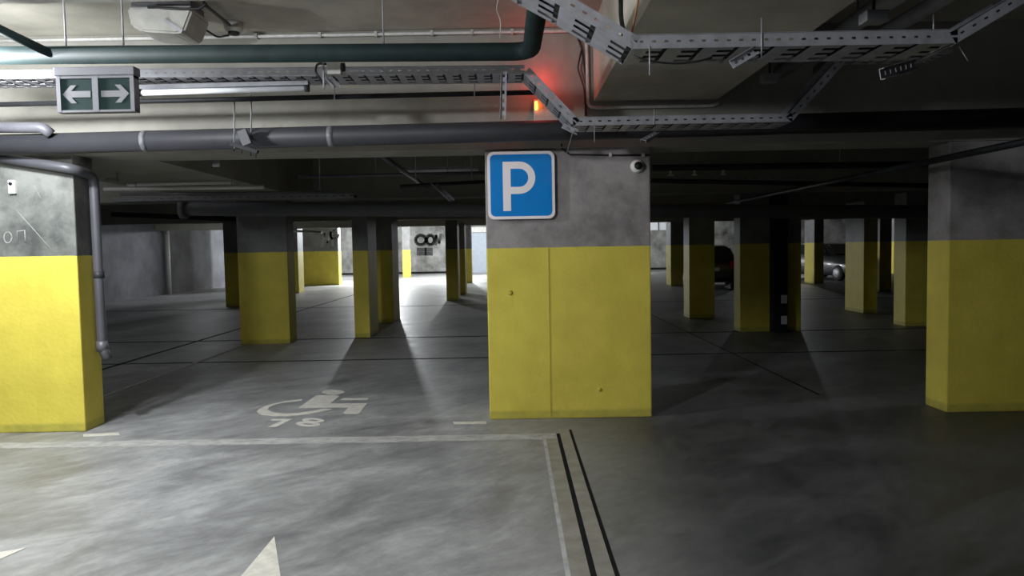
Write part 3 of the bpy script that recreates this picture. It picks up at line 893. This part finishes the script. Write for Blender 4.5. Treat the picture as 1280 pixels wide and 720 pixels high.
# unlit tube lamps in the rear bays
def tubelamp(a, b_, label, r=.022, m='tubew'):
    a, b_ = Vector(a), Vector(b_)
    d = (b_ - a).normalized()
    t = thing('tube_lamp', label, 'lamp', tuple(a))
    MB().tube([a, b_], r, 12).build('tube', MT[m], t)
    MB().fbox(a, d, (0, 0, 1), (0, 1, 0), -.02, (b_ - a).length + .02, r, r + .03, -.03, .03).build('gear_tray', MT['zincdark'], t)
    for f in (.2, .8):
        p = a.lerp(b_, f)
        MB().tube([p + Vector((0, 0, r)), Vector((p.x, p.y, ZC))], .006, 6).build('hanger', MT['zincdark'], t)
tubelamp(P(236, 206.5, 8.0), P(274, 206, 8.0), 'short unlit tube lamp under the beam at left middle')
tubelamp(P(500, 214, 10.5), P(598, 212, 10.5), 'unlit tube lamp below the ceiling just left of the parking sign')
tubelamp(P(362, 289, 24.0), P(402, 291, 24.0), 'far unlit tube lamp above the wide yellow pillar')

# small ceiling boxes in the dim upper right
for px, py, Y, lb in ((1092, 22, 4.0, 'dim small junction box at the upper right ceiling'), (962, 98, 5.6, 'dim small junction box between the two trays on the right')):
    c = P(px, py, Y)
    t = thing('junction_box', lb, 'junction box', tuple(c))
    MB().box(c.x - .06, c.x + .06, Y - .05, Y + .05, c.z - .03, c.z + .03, bev=.008).build('box_body', MT['zincdark'], t)
    MB().tube([c + Vector((0, 0, .02)), Vector((c.x, Y, ZC))], .008, 8).build('hanging_rod', MT['black'], t)

# L bracket hanging behind the left pillar
t = tag(MB().fbox(P(147, 206, 7.6), (0, 0, -1), (1, 0, 0), (0, 1, 0), -.15, .17, -.008, .008, -.02, .02).fbox(P(147, 224, 7.6), (-1, 0, 0), (0, 0, 1), (0, 1, 0), -.01, .12, -.012, .012, -.02, .02).build('hanging_bracket', MT['zinc'], at=tuple(P(147, 206, 7.6))), 'small L shaped metal bracket hanging behind the left pillar', 'bracket')
# dim cable trays across the ceiling in the second bay, laden with cables
for k, (xa, ya, xb, yb_, Y, lb) in enumerate(((140, 252, 442, 247, 10.4, 'dim cable tray across the left bays above the flanged grey pipe'), (815, 228, 1000, 224, 10.4, 'dim cable tray with cables right of the central pillar'))):
    t = tray([P(xa, ya, Y), P(xb, yb_, Y)], .3, .06, lb, MT['zincdark'], slot=.12, rung=.2)
profile(P(541, 229, 8.42), P(565, 251, 8.0), .06, 'slanted steel strut under the dark ceiling left of the sign', MT['zincdark'], .06)

# more services under the second bay's ceiling
h9 = pipe([P(372, 221, 9.8), P(606, 216, 9.8)], .022, MT['greyl'], 'thin grey pipe under the dark ceiling above the slim deep pillar left of centre')
hang(h9, [(P(px_, 218, 9.8).x, 9.8) for px_ in (400, 470, 560)], P(470, 218, 9.8).z)
h10 = pipe([(-1.35, 6.8, 2.5), (-1.35, 11.9, 2.5)], .03, MT['greyd'], 'grey pipe running back under the ceiling just left of the sign pillar')
hang(h10, [(-1.35, 7.6), (-1.35, 10.6)], 2.5)
h11 = pipe([P(150, 243, 9.5), P(420, 240, 9.5)], .018, MT['greyl'], 'thin grey pipe just above the flanged grey pipe at left')
hang(h11, [(P(px_, 241, 9.5).x, 9.5) for px_ in (180, 400)], P(180, 241, 9.5).z)
for px, lb in ((838, 'nearest the central pillar of three white sprinkler heads under the upper black pipe'), (868, 'middle one of three white sprinkler heads under the upper black pipe'), (904, 'rightmost of three white sprinkler heads under the upper black pipe')):
    c = P(px, 209.3 - (px - 815) * .0143, 8.0)
    t = thing('sprinkler_head', lb, 'sprinkler', tuple(c), 'sprinkler heads behind the right half of the beam')
    MB().tube([c - Vector((0, 0, .03)), c - Vector((0, 0, .08))], .012, 10).build('nozzle', MT['white'], t)
    MB().lathe([(.035, 0), (.03, .006), (.008, .012)], c - Vector((0, 0, .09)), (0, 0, 1), 14).build('deflector', MT['white'], t)

# ------------------------------------------------------------------ lit luminaires
for (x, y, z, wts, lb, rz, lx, ly) in LAMPS:
    t = thing('ceiling_lamp', lb, 'lamp', (x, y, z))
    MB().box(x - lx / 2 - .02, x + lx / 2 + .02, y - ly / 2 - .02, y + ly / 2 + .02, z + .03, z + .09, bev=.006).build('housing', MT['white'], t)
    MB().box(x - lx / 2, x + lx / 2, y - ly / 2, y + ly / 2, z, z + .035, bev=.008).build('diffuser', MT['lampon'], t)
    if z + .09 < ZC - .02:
        for s in (-1, 1):
            MB().tube([(x + s * lx * .4, y, z + .085), (x + s * lx * .4, y, ZC)], .005, 6).build('hanger', MT['zincdark'], t)
    ld = bpy.data.lights.new('lamp_light', 'POINT')
    ld.energy = wts; ld.color = (.93, .97, 1.0)
    ld.shadow_soft_size = .1 if lx < .5 else .16
    lo = bpy.data.objects.new('lamp_light', ld); COL.objects.link(lo)
    lo.parent = t; lo.location = (0, 0, -.12 if lx < .5 else -.18)

# ================================================================== CARS
def car(name_label, paint, loc, rz):
    t = thing('car', name_label, 'car', loc)
    t.rotation_euler = (0, 0, rz)
    # local frame: nose at +x ; stations (x, half width low, z low, z belt, half width belt, top z, half width top)
    st = [(-2.1, .70, .42, .80, .72, .84, .60), (-2.02, .80, .26, .95, .80, 1.0, .66), (-1.75, .86, .22, 1.0, .84, 1.36, .60), (-1.3, .87, .20, .98, .86, 1.46, .58), (-.3, .87, .19, .95, .87, 1.49, .58),
          (.35, .87, .19, .93, .87, 1.42, .57), (1.0, .87, .20, .91, .86, .99, .70), (1.7, .85, .22, .82, .82, .86, .66), (2.05, .78, .26, .70, .74, .74, .55), (2.14, .68, .36, .60, .66, .63, .5)]
    bm = bmesh.new(); rings = []
    for x, wl, zl, zb, wb, ztp, wt in st:
        pr = [(-wl * .9, zl), (-wl, zl + .14), (-wb, (zl + zb) / 2 + .08), (-wb * .98, zb), (-wt, ztp - .03), (-wt * .8, ztp), (wt * .8, ztp), (wt, ztp - .03), (wb * .98, zb), (wb, (zl + zb) / 2 + .08), (wl, zl + .14), (wl * .9, zl)]
        rings.append([bm.verts.new((x, yy, zz)) for yy, zz in pr])
    for a, c in zip(rings, rings[1:]):
        for k in range(12):
            f = bm.faces.new((a[k], a[(k + 1) % 12], c[(k + 1) % 12], c[k])); f.smooth = True
    bm.faces.new(rings[0]); bm.faces.new(list(reversed(rings[-1])))
    mb = MB(); mb.bm.free(); mb.bm = bm
    o = mb.build('body', paint); o.parent = t
    # glass panels, lying just proud of the body surface
    def pan(name, quad, m, off, nm=None):
        mb = MB(); q = [Vector(p) for p in quad]; mb.prism(q, off)
        o = mb.build(name, m); o.parent = t; return o
    pan('windscreen', [(.42, -.50, 1.40), (.98, -.62, 1.03), (.98, .62, 1.03), (.42, .50, 1.40)], MT['glass'], (.012, 0, .016))
    pan('rear_window', [(-1.80, -.52, 1.32), (-1.99, -.58, 1.05), (-1.99, .58, 1.05), (-1.80, .52, 1.32)], MT['glass'], (-.016, 0, .012))
    for s in (-1, 1):
        pan('side_window', [(-1.65, s * .80, 1.03), (-.55, s * .83, 1.0), (-.55, s * .62, 1.40), (-1.45, s * .63, 1.37)], MT['glass'], (0, s * .02, .008))
        pan('side_window', [(-.45, s * .83, 1.0), (.72, s * .82, .99), (.30, s * .61, 1.36), (-.45, s * .62, 1.41)], MT['glass'], (0, s * .02, .008))
        pan('tail_light', [(-2.06, s * .78, .95), (-2.09, s * .60, .93), (-2.12, s * .62, .70), (-2.06, s * .79, .72)], MT['red'], (-.03, 0, 0))
        pan('headlight', [(2.0, s * .72, .72), (2.10, s * .48, .70), (2.13, s * .46, .58), (2.06, s * .70, .60)], MT['clear'], (.03, 0, .004))
        for x in (-1.32, 1.32):
            mb = MB()
            mb.lathe([(.16, 0), (.27, .01), (.31, .04), (.31, .17), (.27, .2)], (x, s * .88, .31), (0, -s, 0), 28)
            w = mb.build('wheel', MT['rubber']); w.parent = t
            mb = MB(); mb.lathe([(.03, -.012), (.19, -.008), (.2, .01)], (x, s * .88, .31), (0, -s, 0), 20)
            h = mb.build('rim', MT['zinc'], w) if False else mb.build('rim', MT['zinc']); h.parent = w
        pan('mirror', [(.55, s * .9, 1.0), (.7, s * .9, 1.0), (.7, s * 1.02, 1.0), (.55, s * 1.02, 1.0)], paint, (0, 0, .12))
    pan('number_plate', [(-2.12, -.26, .62), (-2.12, .26, .62), (-2.12, .26, .73), (-2.12, -.26, .73)], MT['white'], (-.012, 0, 0))
    return t


ca = P(893, 330, 26.0)
car('black parked car seen from behind between two dark pillars, red tail light', MT['carblack'], (ca.x - .1, 26.5, 0), math.radians(78))
cb = P(1035, 330, 30.0)
car('grey parked car facing the aisle, half hidden by a slim yellow pillar', MT['cargrey'], (cb.x + .2, 30.2, 0), math.radians(-72))

# ================================================================== GRAFFITI ON FAR SURFACES
b = MB()
Yg = YB
def wstroke(mb, pts, Y, w):
    q = []
    for px, py in pts:
        p = P(px, py, Y); q.append(Vector((p.x, Y - .012, p.z)))
    for a_, c_ in zip(q, q[1:]):
        d_ = (c_ - a_).normalized(); n_ = d_.cross(Vector((0, 1, 0)))
        mb.fbox(a_, d_, n_, (0, 1, 0), -w * .4, (c_ - a_).length + w * .4, -w, w, 0, .01)
for cx, cy, rx, ry in ((526, 300, 6.5, 6), (538, 300, 5, 6)):
    wstroke(b, [(cx + rx * math.cos(2 * PI * k / 14), cy + ry * math.sin(2 * PI * k / 14)) for k in range(15)], Yg, .1)
wstroke(b, [(545, 306), (545, 294), (549, 304), (551, 293)], Yg, .08)
for cx, cy, r in ((527, 314, 5), (536, 314, 4)):
    wstroke(b, [(cx - r, cy - 2), (cx + r, cy - 2)], Yg, .12); wstroke(b, [(cx - r, cy + 3), (cx + r, cy + 3)], Yg, .12)
tag(b.build('graffiti', MT['graf'], at=tuple(P(535, 305, Yg))), 'dark spray painted letters on the far back wall', 'graffiti')
b = MB()
wstroke(b, [(402, 308), (406, 292), (409, 304), (414, 290), (416, 307)], 32.5, .05)
wstroke(b, [(409 + 5 * math.cos(2 * PI * k / 12) + 9, 293 + 6 * math.sin(2 * PI * k / 12)) for k in range(11)], 32.5, .05)
tag(b.build('graffiti', MT['grafl'], at=tuple(P(410, 300, 32.5))), 'pale spray scribble on top of the far wide yellow pillar', 'graffiti')
